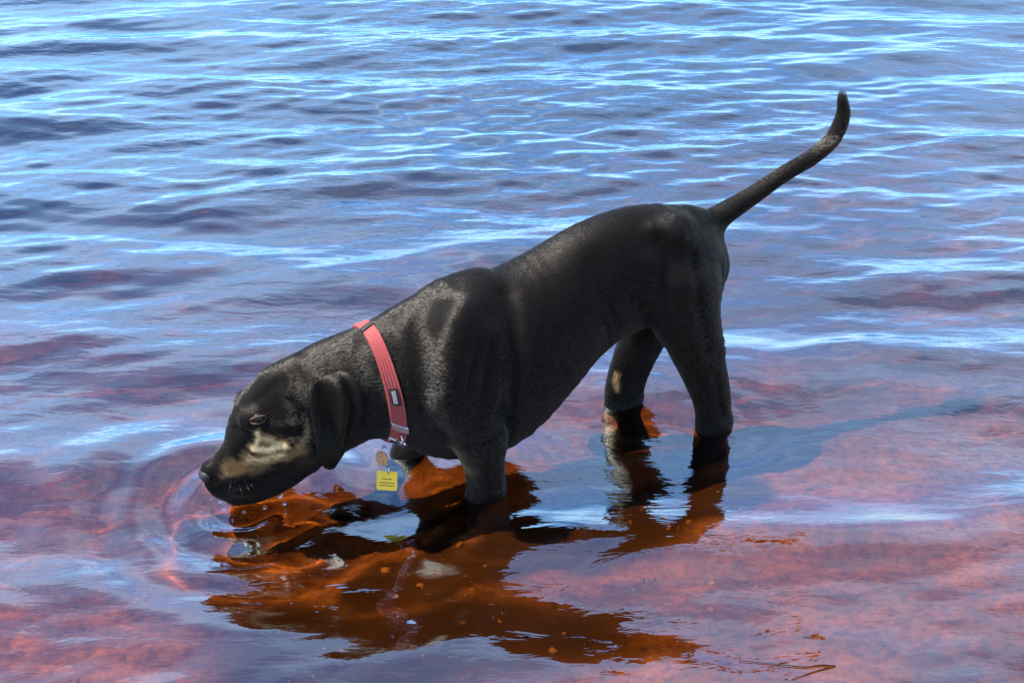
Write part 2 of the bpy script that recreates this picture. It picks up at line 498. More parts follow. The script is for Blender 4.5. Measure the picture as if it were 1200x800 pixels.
def hpt(u, v, s):
    """a point on the head's midplane line of sight, moved s metres toward the near side"""
    d = ray(u, v)
    c = head.C[8]
    t = ((c - EYE) @ HS) / (d @ HS)
    return EYE + d * t - HS * s
for sg in (1, -1):
    lump(hpt(291, 479, 0) - HS * 0.030 * sg, (.017, .021), 0.014, HS)      # brows
    lump(hpt(350, 500, 0) - HS * 0.040 * sg, (.030, .040), 0.03, HS)      # cheeks
    lump(hpt(283, 560, 0) - HS * 0.022 * sg, (.018, .026), 0.015, HS)     # flews

for c_, r_, k_ in ((pl(566, 455, -.088), (.026, .040), .02), (pl(806, 330, -.074), (.030, .050), .03), (pl(792, 268, -.045), (.020, .022), .04),
                   (pl(790, 385, -.066), (.026, .034), .02)):
    lump(c_, r_, k_)
CH.append(Chain([hpt(362, 540, 0), hpt(335, 560, 0), hpt(300, 576, 0), hpt(276, 583, 0)], [.030, .028, .023, .015], [.012, .014, .014, .011], HS, 0.018))   # lower jaw
lump(hpt(246, 551, 0), (.018, .017), 0.012, HS)

def smin(a, b, k):
    h = np.clip(0.5 + 0.5 * (b - a) / k, 0, 1)
    return b * (1 - h) + a * h - k * h * (1 - h)

VOX = 0.004
lo = np.min([c.box(0.03)[0] for c in CH], axis=0); hi = np.max([c.box(0.03)[1] for c in CH], axis=0)
dim = np.ceil((hi - lo) / VOX).astype(int) + 1
FLD = np.full(dim, 0.2, np.float32)
gx = [lo[a] + np.arange(dim[a]) * VOX for a in range(3)]
for c in CH:
    a, b_ = c.box(0.05)
    i0 = np.maximum(((a - lo) / VOX).astype(int), 0); i1 = np.minimum(((b_ - lo) / VOX).astype(int) + 2, dim)
    P = np.stack(np.meshgrid(*[gx[q][i0[q]:i1[q]] for q in range(3)], indexing='ij'), -1).astype(np.float32)
    s = c.sdf(P)
    sl_ = tuple(slice(i0[q], i1[q]) for q in range(3))
    FLD[sl_] = smin(FLD[sl_], s, c.k)

def surface_nets(Fd, org, h):
    S = Fd < 0
    nx, ny, nz = Fd.shape
    acc = np.zeros((nx - 1, ny - 1, nz - 1, 3), np.float32); cnt = np.zeros((nx - 1, ny - 1, nz - 1), np.float32)
    corner = [(i, j, k) for i in (0, 1) for j in (0, 1) for k in (0, 1)]
    sl = lambda c: tuple(slice(c[q], Fd.shape[q] - 1 + c[q]) for q in range(3))
    for c in corner:
        for ax in range(3):
            if c[ax]: continue
            c2 = list(c); c2[ax] = 1
            f0, f1 = Fd[sl(c)], Fd[sl(c2)]
            x = (f0 < 0) != (f1 < 0)
            t = np.where(x, f0 / np.where(x, f0 - f1, 1), 0)
            for q in range(3):
                acc[..., q] += np.where(x, (t if q == ax else c[q]), 0)
            cnt += x
    act = cnt > 0
    idx = np.full(act.shape, -1, np.int64); idx[act] = np.arange(act.sum())
    ii = np.argwhere(act)
    V = (ii + acc[act] / cnt[act][:, None]) * h + org
    faces = []
    for ax in range(3):
        o1, o2 = (ax + 1) % 3, (ax + 2) % 3
        a = [slice(1, -1)] * 3; a[ax] = slice(0, -1); b2 = [slice(1, -1)] * 3; b2[ax] = slice(1, None)
        s0, s1 = S[tuple(a)], S[tuple(b2)]
        w = np.argwhere(s0 != s1)
        inside = s0[s0 != s1]
        base = w + 1; base[:, ax] = w[:, ax]
        q = []
        for (d1, d2) in ((0, 0), (-1, 0), (-1, -1), (0, -1)):
            e = base.copy(); e[:, o1] += d1; e[:, o2] += d2
            q.append(idx[e[:, 0], e[:, 1], e[:, 2]])
        q = np.stack(q, 1)
        q[~inside] = q[~inside][:, ::-1]
        faces.append(q)
    return V, np.concatenate(faces)

V, DF = surface_nets(FLD, lo, VOX)
E_ = np.concatenate([DF[:, [0, 1]], DF[:, [1, 2]], DF[:, [2, 3]], DF[:, [3, 0]]])
def smooth(V, it, f=0.5):
    for _ in range(it):
        S = np.zeros_like(V); c = np.zeros(len(V))
        for q in range(V.shape[1]):
            S[:, q] = np.bincount(E_[:, 0], V[E_[:, 1], q], len(V)) + np.bincount(E_[:, 1], V[E_[:, 0], q], len(V))
        c = np.bincount(E_[:, 0], minlength=len(V)) + np.bincount(E_[:, 1], minlength=len(V))
        V = V + f * (S / c[:, None] - V)
    return V
V = smooth(V, 2)

BV = BVHTree.FromPolygons([tuple(v) for v in V], [tuple(f) for f in DF])
def hit(u, v):
    """front surface of the dog along a line of sight"""
    p, nrm, i, d = BV.ray_cast(Vector(EYE), Vector(ray(u, v)))
    return (np.array(p), np.array(nrm)) if p is not None else (None, None)

# muscle ridges and hollows modelled onto both sides of the body
def vnormals(V, F):
    fn = np.cross(V[F[:, 2]] - V[F[:, 0]], V[F[:, 3]] - V[F[:, 1]])
    N_ = np.zeros_like(V)
    for k in range(4):
        for q in range(3): N_[:, q] += np.bincount(F[:, k], fn[:, q], len(V))
    return N_ / (np.linalg.norm(N_, axis=1)[:, None] + 1e-12)
mir_body = lambda P: P - 2 * ((P - C0) @ NN)[:, None] * NN
mir_head = lambda P: P - 2 * ((P - head.C[8]) @ HS)[:, None] * HS
STROKES = [  # pixels along the stroke, width, height, on the head
    ([(594, 345), (602, 385), (606, 435), (600, 490)], .018, -.007, 0),
    ([(534, 402), (531, 420), (527, 445)], .024, .003, 0),
    ([(561, 380), (556, 415), (549, 455)], .013, -.004, 0),
    ([(582, 390), (577, 445), (570, 500)], .018, .007, 0),
    ([(508, 365), (503, 405), (508, 450)], .024, -.002, 0),
    ([(588, 508), (566, 520), (548, 522)], .010, -.004, 0),
    ([(632, 330), (630, 400), (622, 470)], .012, .0006, 0),
    ([(655, 318), (653, 390), (645, 450)], .012, .0006, 0),
    ([(678, 308), (676, 370), (666, 425)], .012, .0006, 0),
    ([(702, 310), (708, 355), (716, 395)], .030, -.006, 0),
    ([(764, 268), (780, 268), (796, 276)], .016, .007, 0),
    ([(762, 305), (766, 350), (776, 385)], .018, .006, 0),
    ([(742, 350), (756, 385)], .014, -.005, 0),
    ([(812, 300), (820, 350), (830, 410)], .012, -.006, 0),
    ([(848, 310), (850, 360), (848, 410)], .014, .004, 0),
    ([(840, 440), (846, 485)], .008, -.004, 0),
    ([(560, 535), (562, 565)], .010, .003, 0),
    ([(470, 385), (480, 430), (474, 480)], .016, .0015, 0),
    ([(277, 502), (287, 506)], .007, -.004, 1),
    ([(312, 502), (332, 500), (350, 496)], .008, .003, 1),
    ([(296, 508), (290, 525), (282, 540)], .008, -.0025, 1),
    ([(244, 571), (262, 570), (285, 566), (312, 557), (338, 545), (352, 535)], .0055, -.0045, 1),
    ([(262, 561), (285, 556), (310, 547)], .009, .003, 1),
    ([(318, 508), (328, 520), (325, 532)], .006, -.002, 1), ([(338, 505), (346, 520), (342, 535)], .006, -.002, 1),
    ([(325, 450), (300, 470)], .009, -.0025, 1), ([(340, 470), (352, 488), (352, 510)], .008, -.003, 1),
]
VN = vnormals(V, DF)
dsp = np.zeros(len(V))
for px, w_, h_, hd in STROKES:
    pts = [hit(*q)[0] for q in px]
    pts = [p for p in pts if p is not None]
    if len(pts) < 2: continue
    pl_ = spline(np.array(pts), 8)
    for M_ in (pl_, (mir_head if hd else mir_body)(pl_)):
        lo_, hi_ = M_.min(0) - 3 * w_, M_.max(0) + 3 * w_
        k = np.where(((V > lo_) & (V < hi_)).all(1))[0]
        if len(k) == 0: continue
        d2 = ((V[k][:, None] - M_[None]) ** 2).sum(2).min(1)
        dsp[k] += h_ * np.exp(-d2 / w_ ** 2)
dsp += 0.0003 * vnoise(V[:, 0] * 1.2 + V[:, 2] * .7, V[:, 2] - V[:, 1] * .8, 22, 90)
V = V + VN * dsp[:, None]
sp_ = hit(526, 380)[0]                               # the skin lies loose over the shoulder blade: even out the crease there
wt = np.zeros(len(V))
for q_ in (sp_, mir_body(sp_[None])[0]):
    wt = np.maximum(wt, sstep(0.085, 0.035, np.linalg.norm(V - q_, axis=1)))
VS = smooth(V, 90)
V = V + (VS - V) * wt[:, None]
V = smooth(V, 1)

DOG = np.array((C0[0] + 0.2, C0[1] + 0.1, -0.2))
dog = empty('dog', DOG, label='black hound standing in the shallow water with lowered head, drinking', category='dog')

BV = BVHTree.FromPolygons([tuple(v) for v in V], [tuple(f) for f in DF])

# coat markings and lie of the hair, per vertex
def near(P, u, v, r0, r1):
    p, _ = hit(u, v)
    return sstep(r1, r0, np.linalg.norm(P - p, axis=1)) if p is not None else np.zeros(len(P))

def markings(P):
    """0 black .. 1 cream"""
    a_, b_ = P[:, 0] + P[:, 2] * .8, P[:, 2] - P[:, 1] * .6
    w = vnoise(a_, b_, 70, 9) * 0.30 + vnoise(a_ * 1.0, b_ * 2.2, 190, 19) * 0.30
    t = np.zeros(len(P))
    # strokes of tan: pixels, radius, softness, strength
    for px, r0, r1, k in (([(301, 506), (302, 514), (300, 524)], .001, .011, .85), ([(298, 526), (316, 526), (332, 521)], .002, .017, .92), ([(292, 538), (312, 538), (330, 533)], .001, .020, .72),
                          ([(268, 550), (285, 546), (305, 546)], .002, .024, .26), ([(335, 536), (352, 528)], .002, .022, .30), ([(308, 514), (320, 516)], .001, .013, .7),
                          
                          ([(706, 425), (707, 448), (707, 468)], .005, .024, .8), ([(722, 440), (724, 455)], .001, .011, .6), ([(535, 530), (545, 548)], .002, .026, .2), ([(560, 545), (560, 560)], .001, .02, .0)):
        q = [hit(*p)[0] for p in px]
        q = np.array([p for p in q if p is not None])
        if len(q) < 2: continue
        L_ = spline(q, 6)
        k_ = np.where(((P > L_.min(0) - r1) & (P < L_.max(0) + r1)).all(1))[0]
        d = np.sqrt(((P[k_][:, None] - L_[None]) ** 2).sum(2).min(1))
        e = sstep(1.0, 0.0, (d - r0) / (r1 - r0) + w[k_] * 1.1) * k
        t[k_] = np.maximum(t[k_], e)
    return np.clip(t * (1 + w * .8), 0, 1)

def hair_flow(P):
    best = np.full(len(P), 9.0); D = np.zeros((len(P), 3))
    for c, sg in FLOWS:
        d, t = c.flow(P)
        m_ = d < best
        best[m_] = d[m_]; D[m_] = t[m_] * sg
    return D

FLOWS = [(trunk, 1), (neck, -1), (head, -1)] + [(c, 1) for i, c in enumerate(LIMBS) if i not in (0, 3)]
TAN = markings(V)
FLOW = hair_flow(V) + np.array((0, 0, -0.15)) + np.clip(((V - C0) @ NN) / 0.05, -1, 1)[:, None] * NN * 0.9
FLOW = smooth(FLOW, 160)

coat, n, l, b, out = material('black_coat')
at = n.new('ShaderNodeAttribute'); at.attribute_name = 'marking'
rc = ramp(n, [(0.0, (0.0045, 0.0038, 0.0035)), (0.5, (0.16, 0.10, 0.045)), (1.0, (0.62, 0.47, 0.26))])
l.new(at.outputs['Fac'], rc.inputs['Fac']); l.new(rc.outputs['Color'], b.inputs['Base Color'])
b.inputs['Roughness'].default_value = 0.5
b.inputs['Specular IOR Level'].default_value = 0.03
me = new_mesh('dog_body', V - DOG, DF)
a_ = me.attributes.new('marking', 'FLOAT', 'POINT'); a_.data.foreach_set('value', TAN.astype(np.float32))
body = add('body', me, coat, dog)
body.cycles.is_caustics_receiver = True

# short coat: individual hairs lying back along the body
def fur(name, V, F, FLOW, TAN, N, length, lift, radius, parent, org, seed, keep=None):
    g = np.random.default_rng(seed)
    T = np.concatenate([F[:, [0, 1, 2]], F[:, [0, 2, 3]]])
    A, B, C = V[T[:, 0]], V[T[:, 1]], V[T[:, 2]]
    cr = np.cross(B - A, C - A); ar = np.linalg.norm(cr, axis=1)
    nr = cr / (ar[:, None] + 1e-12)
    i = g.choice(len(T), N, p=ar / ar.sum())
    r1, r2 = np.sqrt(g.random(N)), g.random(N)
    w = np.stack([1 - r1, r1 * (1 - r2), r1 * r2], 1)
    P = (V[T[i]] * w[..., None]).sum(1)
    nn = nr[i]
    fl = (FLOW[T[i]] * w[..., None]).sum(1)
    tn = markings(P) if TAN is None else TAN[i] * 0
    if keep is not None:
        k = keep(P); P, nn, fl, tn = P[k], nn[k], fl[k], tn[k]
    M = len(P)
    fl = fl - (fl * nn).sum(1)[:, None] * nn
    fl /= np.linalg.norm(fl, axis=1)[:, None] + 1e-9
    sd = np.cross(nn, fl)
    clump = vnoise(P[:, 0] + P[:, 1], P[:, 2] - P[:, 1] * .6, 55, 5) * 0.06
    sw = clump + g.normal(0, 0.07, M)
    d0 = fl + sd * sw[:, None]
    d0 /= np.linalg.norm(d0, axis=1)[:, None]
    L = (length(P) * np.exp(g.normal(0, 0.25, M)))[:, None]
    up = (lift * np.exp(g.normal(0, 0.35, M)))[:, None]
    pts = np.stack([P - nn * 0.0006, P + L * .35 * (d0 * .92 + nn * up * 1.1), P + L * .7 * (d0 * .97 + nn * up * .9), P + L * (d0 + nn * up * .6)], 1) - org
    hc = bpy.data.hair_curves.new(name)
    hc.add_curves([4] * M)
    hc.attributes['position'].data.foreach_set('vector', pts.astype(np.float32).ravel())
    ra = hc.attributes.get('radius') or hc.attributes.new('radius', 'FLOAT', 'POINT')
    ra.data.foreach_set('value', np.tile(np.array([1, .95, .7, .15], np.float32) * radius, M))
    ta = hc.attributes.new('marking', 'FLOAT', 'CURVE')
    ta.data.foreach_set('value', np.clip(tn + g.normal(0, 0.45, M) * tn * (1 - .6 * tn), 0, 1).astype(np.float32))
    o = bpy.data.objects.new(name, hc)
    COL.objects.link(o); o.parent = parent
    hc.materials.append(hair_mat)
    o['kind'] = 'stuff'
    return o

hair_mat, n, l, b, out = material('coat_hair')
n.remove(b)
hb = n.new('ShaderNodeBsdfHairPrincipled'); hb.model = 'CHIANG'; hb.parametrization = 'COLOR'
at = n.new('ShaderNodeAttribute'); at.attribute_name = 'marking'
rc = ramp(n, [(0.0, (0.0085, 0.0062, 0.0040)), (0.45, (0.14, 0.085, 0.035)), (1.0, (0.80, 0.64, 0.38))])
l.new(at.outputs['Fac'], rc.inputs['Fac']); l.new(rc.outputs['Color'], hb.inputs['Color'])
hb.inputs['Roughness'].default_value = 0.26
hb.inputs['IOR'].default_value = 1.38
hb.inputs['Coat'].default_value = 0.5
hb.inputs['Radial Roughness'].default_value = 0.45
hb.inputs['Random Roughness'].default_value = 0.15
l.new(hb.outputs[0], out.inputs['Surface'])

HEADP = head.C.mean(0)
def hair_len(P):
    d = np.linalg.norm(P - HEADP, axis=1)
    muz = np.linalg.norm(P - head.C[-1], axis=1)
    tl = sstep(0.45, 0.60, P[:, 0]) * sstep(0.40, 0.45, P[:, 2])
    return 0.0070 + 0.006 * tl - 0.0036 * sstep(0.20, 0.10, d) - 0.001 * sstep(0.10, 0.04, muz)
nose_c = hpt(241, 553, 0)
eye_c = hit(303, 491)[0]
fur('coat_hair', V, DF, FLOW, None, 520000, hair_len, 0.04, 0.00011, dog, DOG, 3,
    keep=lambda P: (np.linalg.norm(P - nose_c, axis=1) > 0.022) & (np.linalg.norm(P - eye_c, axis=1) > 0.0125))

# ------------------------------------------------------------------ head details
HU = np.cross(HS, HD)
if HU[2] < 0: HU = -HU
skin, *_ = (plain('dark_skin', (0.012, 0.009, 0.008), 0.35, 0, 0.4, 300),)
wet = plain('wet_nose', (0.010, 0.009, 0.010), 0.42, 0, 0.5, 500, 0.35)

def blob_mesh(name, chains, cut=(), vox=0.0012, pad=0.006, org=DOG):
    lo = np.min([c.box(pad)[0] for c in chains], axis=0); hi = np.max([c.box(pad)[1] for c in chains], axis=0)
    g = [np.arange(lo[a], hi[a], vox) for a in range(3)]
    P = np.stack(np.meshgrid(*g, indexing='ij'), -1)
    f = None
    for c in chains:
        s = c.sdf(P); f = s if f is None else smin(f, s, c.k)
    for c in cut:
        f = -smin(-f, c.sdf(P), 0.002)
    VV, FF = surface_nets(f, lo, vox)
    return new_mesh(name, VV - org, FF)

# nose pad with nostrils
nc = hpt(243, 553, 0)
ch = [Chain([nc - HD * .012, nc + HD * .004], [.017, .016], [.014, .012], HS, .004, 1),
      Chain([nc - HS * .009 + HD * .004, nc + HS * .009 + HD * .004], [.010, .010], [.010, .010], HD, .006, 1)]
cut = [Chain([nc + HS * s * .009 + HD * .015 + HU * .001, nc + HS * s * .013 + HD * .006 - HU * .001], [.0035, .003], [.004, .003], HS, .002, 1) for s in (1, -1)]
add('nose', blob_mesh('nose', ch, cut), wet, dog)

def tube(path, rad, seg=8, closed=False, org=DOG):
    P = np.asarray(path, float); N = len(P)
    rad = np.broadcast_to(np.asarray(rad, float), (N,))
    V_, F_ = [], []
    prev = None
    for i in range(N):
        a = P[(i - 1) % N] if closed or i else P[0]
        c = P[(i + 1) % N] if closed or i < N - 1 else P[-1]
        t = unit(c - a)
        if prev is None:
            prev = unit(np.cross(t, (0.3, 0.5, 0.8)))
        u_ = unit(prev - (prev @ t) * t); prev = u_
        w_ = np.cross(t, u_)
        for k in range(seg):
            q = 2 * math.pi * k / seg
            V_.append(P[i] + rad[i] * (math.cos(q) * u_ + math.sin(q) * w_) - org)
    M = N if closed else N - 1
    for i in range(M):
        for k in range(seg):
            F_.append((i * seg + k, ((i + 1) % N) * seg + k, ((i + 1) % N) * seg + (k + 1) % seg, i * seg + (k + 1) % seg))
    if not closed:
        F_.append(tuple(range(seg))[::-1]); F_.append(tuple((N - 1) * seg + k for k in range(seg)))
    return V_, F_

def join(parts):
    VV, FF = [], []
    for v, f in parts:
        o = len(VV); VV += list(v); FF += [tuple(i + o for i in q) for q in f]
    return VV, FF

# eyes with lids
eye_m, n, l, b, out = material('dark_eye')
b.inputs['Base Color'].default_value = (0.008, 0.004, 0.003, 1); b.inputs['Roughness'].default_value = 0.06; b.inputs['Specular IOR Level'].default_value = 0.3
lid_m = plain('eyelid_skin', (0.036, 0.025, 0.015), 0.6, 0, 0.3, 400, 0.15)
ep, en = hit(303, 491)
mir = lambda p: p - 2 * ((p - head.C[8]) @ HS) * HS
for flip in (False, True):
    c = ep - en * 0.0060
    fwd = unit(en + HD * 0.15); lat = unit(np.cross(HU * 0.35 + np.array((0, 0, 1.0)), fwd)); upv = np.cross(fwd, lat)
    bm = bmesh.new(); bmesh.ops.create_uvsphere(bm, u_segments=20, v_segments=12, radius=0.0118)
    me = bpy.data.meshes.new('eye'); bm.to_mesh(me); bm.free()
    me.polygons.foreach_set('use_smooth', [True] * len(me.polygons))
    cc = mir(c) if flip else c
    e = add('eye', me, eye_m, dog); e.location = cc - DOG
    for sgn, nm in ((1, 'upper_eyelid'), (-1, 'lower_eyelid')):
        path = []
        for i in range(13):
            q = math.pi * i / 12
            a = math.cos(q); h = math.sin(q)
            p = c + lat * a * 0.0140 + upv * (sgn * h * (0.0058 if sgn > 0 else 0.0062) + 0.0003) + fwd * (0.0118 * math.sqrt(max(0, 1 - 0.60 * a * a)) - 0.0026)
            path.append(mir(p) if flip else p)
        v_, f_ = tube(path, [.0012 + .0012 * math.sin(math.pi * i / 12) for i in range(13)])
        add(nm, new_mesh(nm, v_, f_), lid_m, dog)

# ears: hanging leather with folds
EAR_F = spline([(371, 436, 0), (358, 450, 0), (361, 470, 0), (364, 492, 0), (368, 514, 0), (372, 534, 0), (379, 545, 0)], 6)[:, :2]
EAR_R = spline([(390, 430, 0), (412, 438, 0), (424, 460, 0), (423, 485, 0), (412, 509, 0), (403, 529, 0), (394, 541, 0)], 6)[:, :2]
er0, _ = hit(380, 440)
er0 = er0 - HS * 0.002
def ear_pt(t, s):
    i = t * (len(EAR_F) - 1); i0 = int(min(i, len(EAR_F) - 2)); f = i - i0
    a = EAR_F[i0] * (1 - f) + EAR_F[i0 + 1] * f; b2 = EAR_R[i0] * (1 - f) + EAR_R[i0 + 1] * f
    px = a * (1 - s) + b2 * s
    d = ray(*px)
    k = ((er0 - EYE) @ HS) / (d @ HS)
    bp_, _ = hit(*px)
    if bp_ is not None: k = min(k, (bp_ - EYE) @ d - 0.005)
    return EYE + d * (k + 0.022 * (1 - min(1, t * 5)) ** 2)
def ear_fold(t, s):
    g = lambda c, w: math.exp(-((s - c) / w) ** 2)
    fold = 0.013 * g(.05, .10) - 0.009 * g(.30, .16) + 0.014 * g(.62, .10) - 0.006 * g(.78, .07) + 0.006 * g(.92, .08)
    o = fold * float(sstep(.85, .55, t)) * float(sstep(0.02, 0.30, t))
    o += 0.012 * float(sstep(.55, .75, t)) * math.sin(s * math.pi) + 0.004
    return o
NT, NS = 34, 36
ear_m = plain('ear_leather', (0.0050, 0.0042, 0.0038), 0.5, 0, 0.35, 260, 0.08)
for flip in (False, True):
    G = np.array([[ear_pt(i / (NT - 1), j / (NS - 1)) for j in range(NS)] for i in range(NT)])
    for _ in range(16):
        G[1:-1, 1:-1] = 0.5 * G[1:-1, 1:-1] + 0.125 * (G[:-2, 1:-1] + G[2:, 1:-1] + G[1:-1, :-2] + G[1:-1, 2:])
    G = G - HS * np.array([[ear_fold(i / (NT - 1), j / (NS - 1)) for j in range(NS)] for i in range(NT)])[..., None]
    if flip: G = np.array([[mir(p) for p in row] for row in G])
    nv = np.cross(np.gradient(G, axis=0), np.gradient(G, axis=1)); nv /= np.linalg.norm(nv, axis=2)[..., None] + 1e-9
    sgn = -1 if (nv[NT // 2, NS // 2] @ HS) * (-1 if flip else 1) > 0 else 1
    nv = nv * sgn
    th = 0.0016 * np.clip(np.minimum(np.arange(NS), np.arange(NS)[::-1]) / 1.5, 0.15, 1)[None, :, None]
    top, bot = G + nv * th, G - nv * th
    idx = np.arange(NT * NS).reshape(NT, NS)
    q = np.stack([idx[:-1, :-1], idx[:-1, 1:], idx[1:, 1:], idx[1:, :-1]], -1).reshape(-1, 4)
    off = NT * NS
    rim = np.concatenate([idx[0, :], idx[1:, -1], idx[-1, -2::-1], idx[-2:0:-1, 0]])
    rq = np.stack([rim, np.roll(rim, -1), np.roll(rim, -1) + off, rim + off], -1)
    FF = np.concatenate([q, q[:, ::-1] + off, rq])
    VV = np.concatenate([top.reshape(-1, 3), bot.reshape(-1, 3)])
    vol = np.einsum('ij,ij->i', VV[FF[:, 0]] - VV.mean(0), np.cross(VV[FF[:, 1]] - VV[FF[:, 0]], VV[FF[:, 2]] - VV[FF[:, 0]])).sum()
    if vol < 0: FF = FF[:, ::-1]
    ear = add('ear', new_mesh('ear', VV - DOG, FF), ear_m, dog)
    dn = np.gradient(G, axis=0).reshape(-1, 3); dn = np.concatenate([dn, dn])
    fur('ear_hair', VV, FF, dn, np.zeros(10 ** 5), 26000, lambda P: np.full(len(P), 0.0035), 0.09, 0.00012, ear, DOG, 31)

# whiskers
ws = []
for (u, v, du, dv) in ((262, 556, -6, 14), (270, 562, 2, 16), (280, 566, 8, 14), (268, 552, -12, 10), (285, 560, 16, 10), (292, 566, 14, 14)):
    p, nr = hit(u, v)
    if p is None: continue
    dirn = unit(nr + 0.6 * (pl(u + du, v + dv) - pl(u, v)) / np.linalg.norm(pl(u + du, v + dv) - pl(u, v)))
    ws.append(tube([p, p + dirn * .012, p + dirn * .024 - np.array((0, 0, .002))], [.00035, .0003, .0001], 4))
v_, f_ = join(ws)
add('whiskers', new_mesh('whiskers', v_, f_), skin, dog)

# ------------------------------------------------------------------ collar, rings and tags
web, n, l, b, out = material('red_webbing')
tc = n.new('ShaderNodeTexCoord')
wv = n.new('ShaderNodeTexNoise'); wv.inputs['Scale'].default_value = 900; wv.inputs['Detail'].default_value = 2
l.new(tc.outputs['Object'], wv.inputs['Vector'])
rc = ramp(n, [(0.3, (0.13, 0.014, 0.016)), (0.7, (0.23, 0.029, 0.030))])
l.new(wv.outputs['Fac'], rc.inputs['Fac']); l.new(rc.outputs['Color'], b.inputs['Base Color'])
b.inputs['Roughness'].default_value = 0.75
bp = n.new('ShaderNodeBump'); bp.inputs['Strength'].default_value = 0.4; bp.inputs['Distance'].default_value = 0.0006
l.new(wv.outputs['Fac'], bp.inputs['Height']); l.new(bp.outputs['Normal'], b.inputs['Normal'])
steel = plain('steel', (0.62, 0.60, 0.58), 0.25, 1.0)
black_plastic = plain('black_plastic', (0.010, 0.010, 0.011), 0.7, spec=0.2)
grey_patch = plain('grey_patch', (0.20, 0.17, 0.18), 0.7, 0, 0.25, 900)

cT, cB = pl(424, 372, .019), pl(454, 515, .012)
cN, _ = hit(457, 447)
CN = unit(np.cross(cT - cN, cB - cN))
if CN @ AX < 0: CN = -CN                             # towards the head
CCN = (cT + cB) / 2
cu = unit(cT - CCN); cu = unit(cu - (cu @ CN) * CN); cw = np.cross(CN, cu)
NA = 96
def ring_r(off):
    r = []
    for i in range(NA):
        q = 2 * math.pi * i / NA
        d = cu * math.cos(q) + cw * math.sin(q)
        o = CCN + CN * off
        p, _, _, dist = BV.ray_cast(Vector(o + d * 0.14), Vector(-d))
        r.append(0.14 - dist if p is not None else 0.06)
    r = np.array(r)
    for _ in range(6): r = 0.5 * r + 0.25 * (np.roll(r, 1) + np.roll(r, -1))
    return r
CW = 0.0215
R0, R1 = ring_r(-CW / 2), ring_r(CW / 2)
def on_collar(i, x, h):
    """angle index i, x -0.5..0.5 across the strap, h above the neck"""
    q = 2 * math.pi * i / NA
    d = cu * math.cos(q) + cw * math.sin(q)
    i0 = int(i) % NA; f = i - int(i)
    a = R0[i0] * (1 - f) + R0[(i0 + 1) % NA] * f; b2 = R1[i0] * (1 - f) + R1[(i0 + 1) % NA] * f
    return CCN + CN * CW * x + d * (a * (0.5 - x) + b2 * (0.5 + x) + h)
def band(i0, i1, x0, x1, h0, h1, nseg, profile_=None, closed=False):
    prof = profile_ or [(x0, h0), (x0, h1), (x1, h1), (x1, h0)]
    V_, F_ = [], []
    K = len(prof)
    for s_ in range(nseg if closed else nseg + 1):
        i = i0 + (i1 - i0) * s_ / nseg
        for (x, h) in prof: V_.append(on_collar(i, x, h) - COLL)
    T = nseg
    tot = nseg if closed else nseg + 1
    for s_ in range(T):
        for k in range(K):
            F_.append((s_ * K + k, s_ * K + (k + 1) % K, ((s_ + 1) % tot) * K + (k + 1) % K, ((s_ + 1) % tot) * K + k))
    if not closed:
        F_.append(tuple(range(K))[::-1]); F_.append(tuple(T * K + k for k in range(K)))
    return V_, F_
COLL = CCN
collar = empty('dog_collar', COLL, label='red webbing collar buckled round the neck of the black dog', category='collar')
ribs = [(-.5, .001), (-.5, .0042)]
for k in range(5):
    x = -.42 + k * .21
    ribs += [(x - .07, .0046), (x - .03, .0055), (x + .03, .0055), (x + .07, .0046)]
ribs += [(.5, .0042), (.5, .001)]
v_, f_ = band(0, NA, 0, 0, 0, 0, NA, ribs, True)
add('strap', new_mesh('strap', v_, f_, False), web, collar)
# which way round the angle index runs: find indices by pixel
def collar_index(u, v):
    best = None
    for i in range(NA):
        p = on_collar(i, 0, .005)
        if (p - CCN) @ (EYE - CCN) < -0.02: continue
        q = p - EYE
        z = q @ FW; uu = 600 + FPX * (q @ RT) / z; vv = 400 - FPX * (q @ UP) / z
        e = (uu - u) ** 2 + (vv - v) ** 2
        if best is None or e < best[0]: best = (e, i)
    return best[1]
ik = collar_index(434, 378)
v_, f_ = band(ik - .6, ik + .6, -.54, .54, .002, .0078, 4)
add('strap_keeper', new_mesh('strap_keeper', v_, f_, False), black_plastic, collar)
ip = collar_index(456, 468)
v_, f_ = band(ip - 3.2, ip + 3.2, -.26, .30, .004, .0068, 6)
patch = add('label_patch', new_mesh('label_patch', v_, f_, False), black_plastic, collar)
v_, f_ = band(ip - 2.4, ip + 2.4, -.06, .20, .006, .0076, 6)
add('label_panel', new_mesh('label_panel', v_, f_, False), grey_patch, patch)
ib = collar_index(455, 508)
for sgn in (-3.2, 3.2):
    v_, f_ = band(ib + sgn - .9, ib + sgn + .9, -.53, .53, .003, .0085, 4)
    add('buckle_end', new_mesh('buckle_end', v_, f_, False), steel, collar)

def loop(c, a, b_, ra, rb, r, n=28, org=None):
    return tube([c + a * ra * math.cos(2 * math.pi * i / n) + b_ * rb * math.sin(2 * math.pi * i / n) for i in range(n)], r, 8, True, org)
ZD = np.array((0, 0, -1.0))
low = on_collar(ib, 0.0, .006)
v_, f_ = loop(low + ZD * .004, unit(np.cross(CN, ZD)), ZD, .013, .010, .0018, org=COLL)
add('d_ring', new_mesh('d_ring', v_, f_), steel, collar)

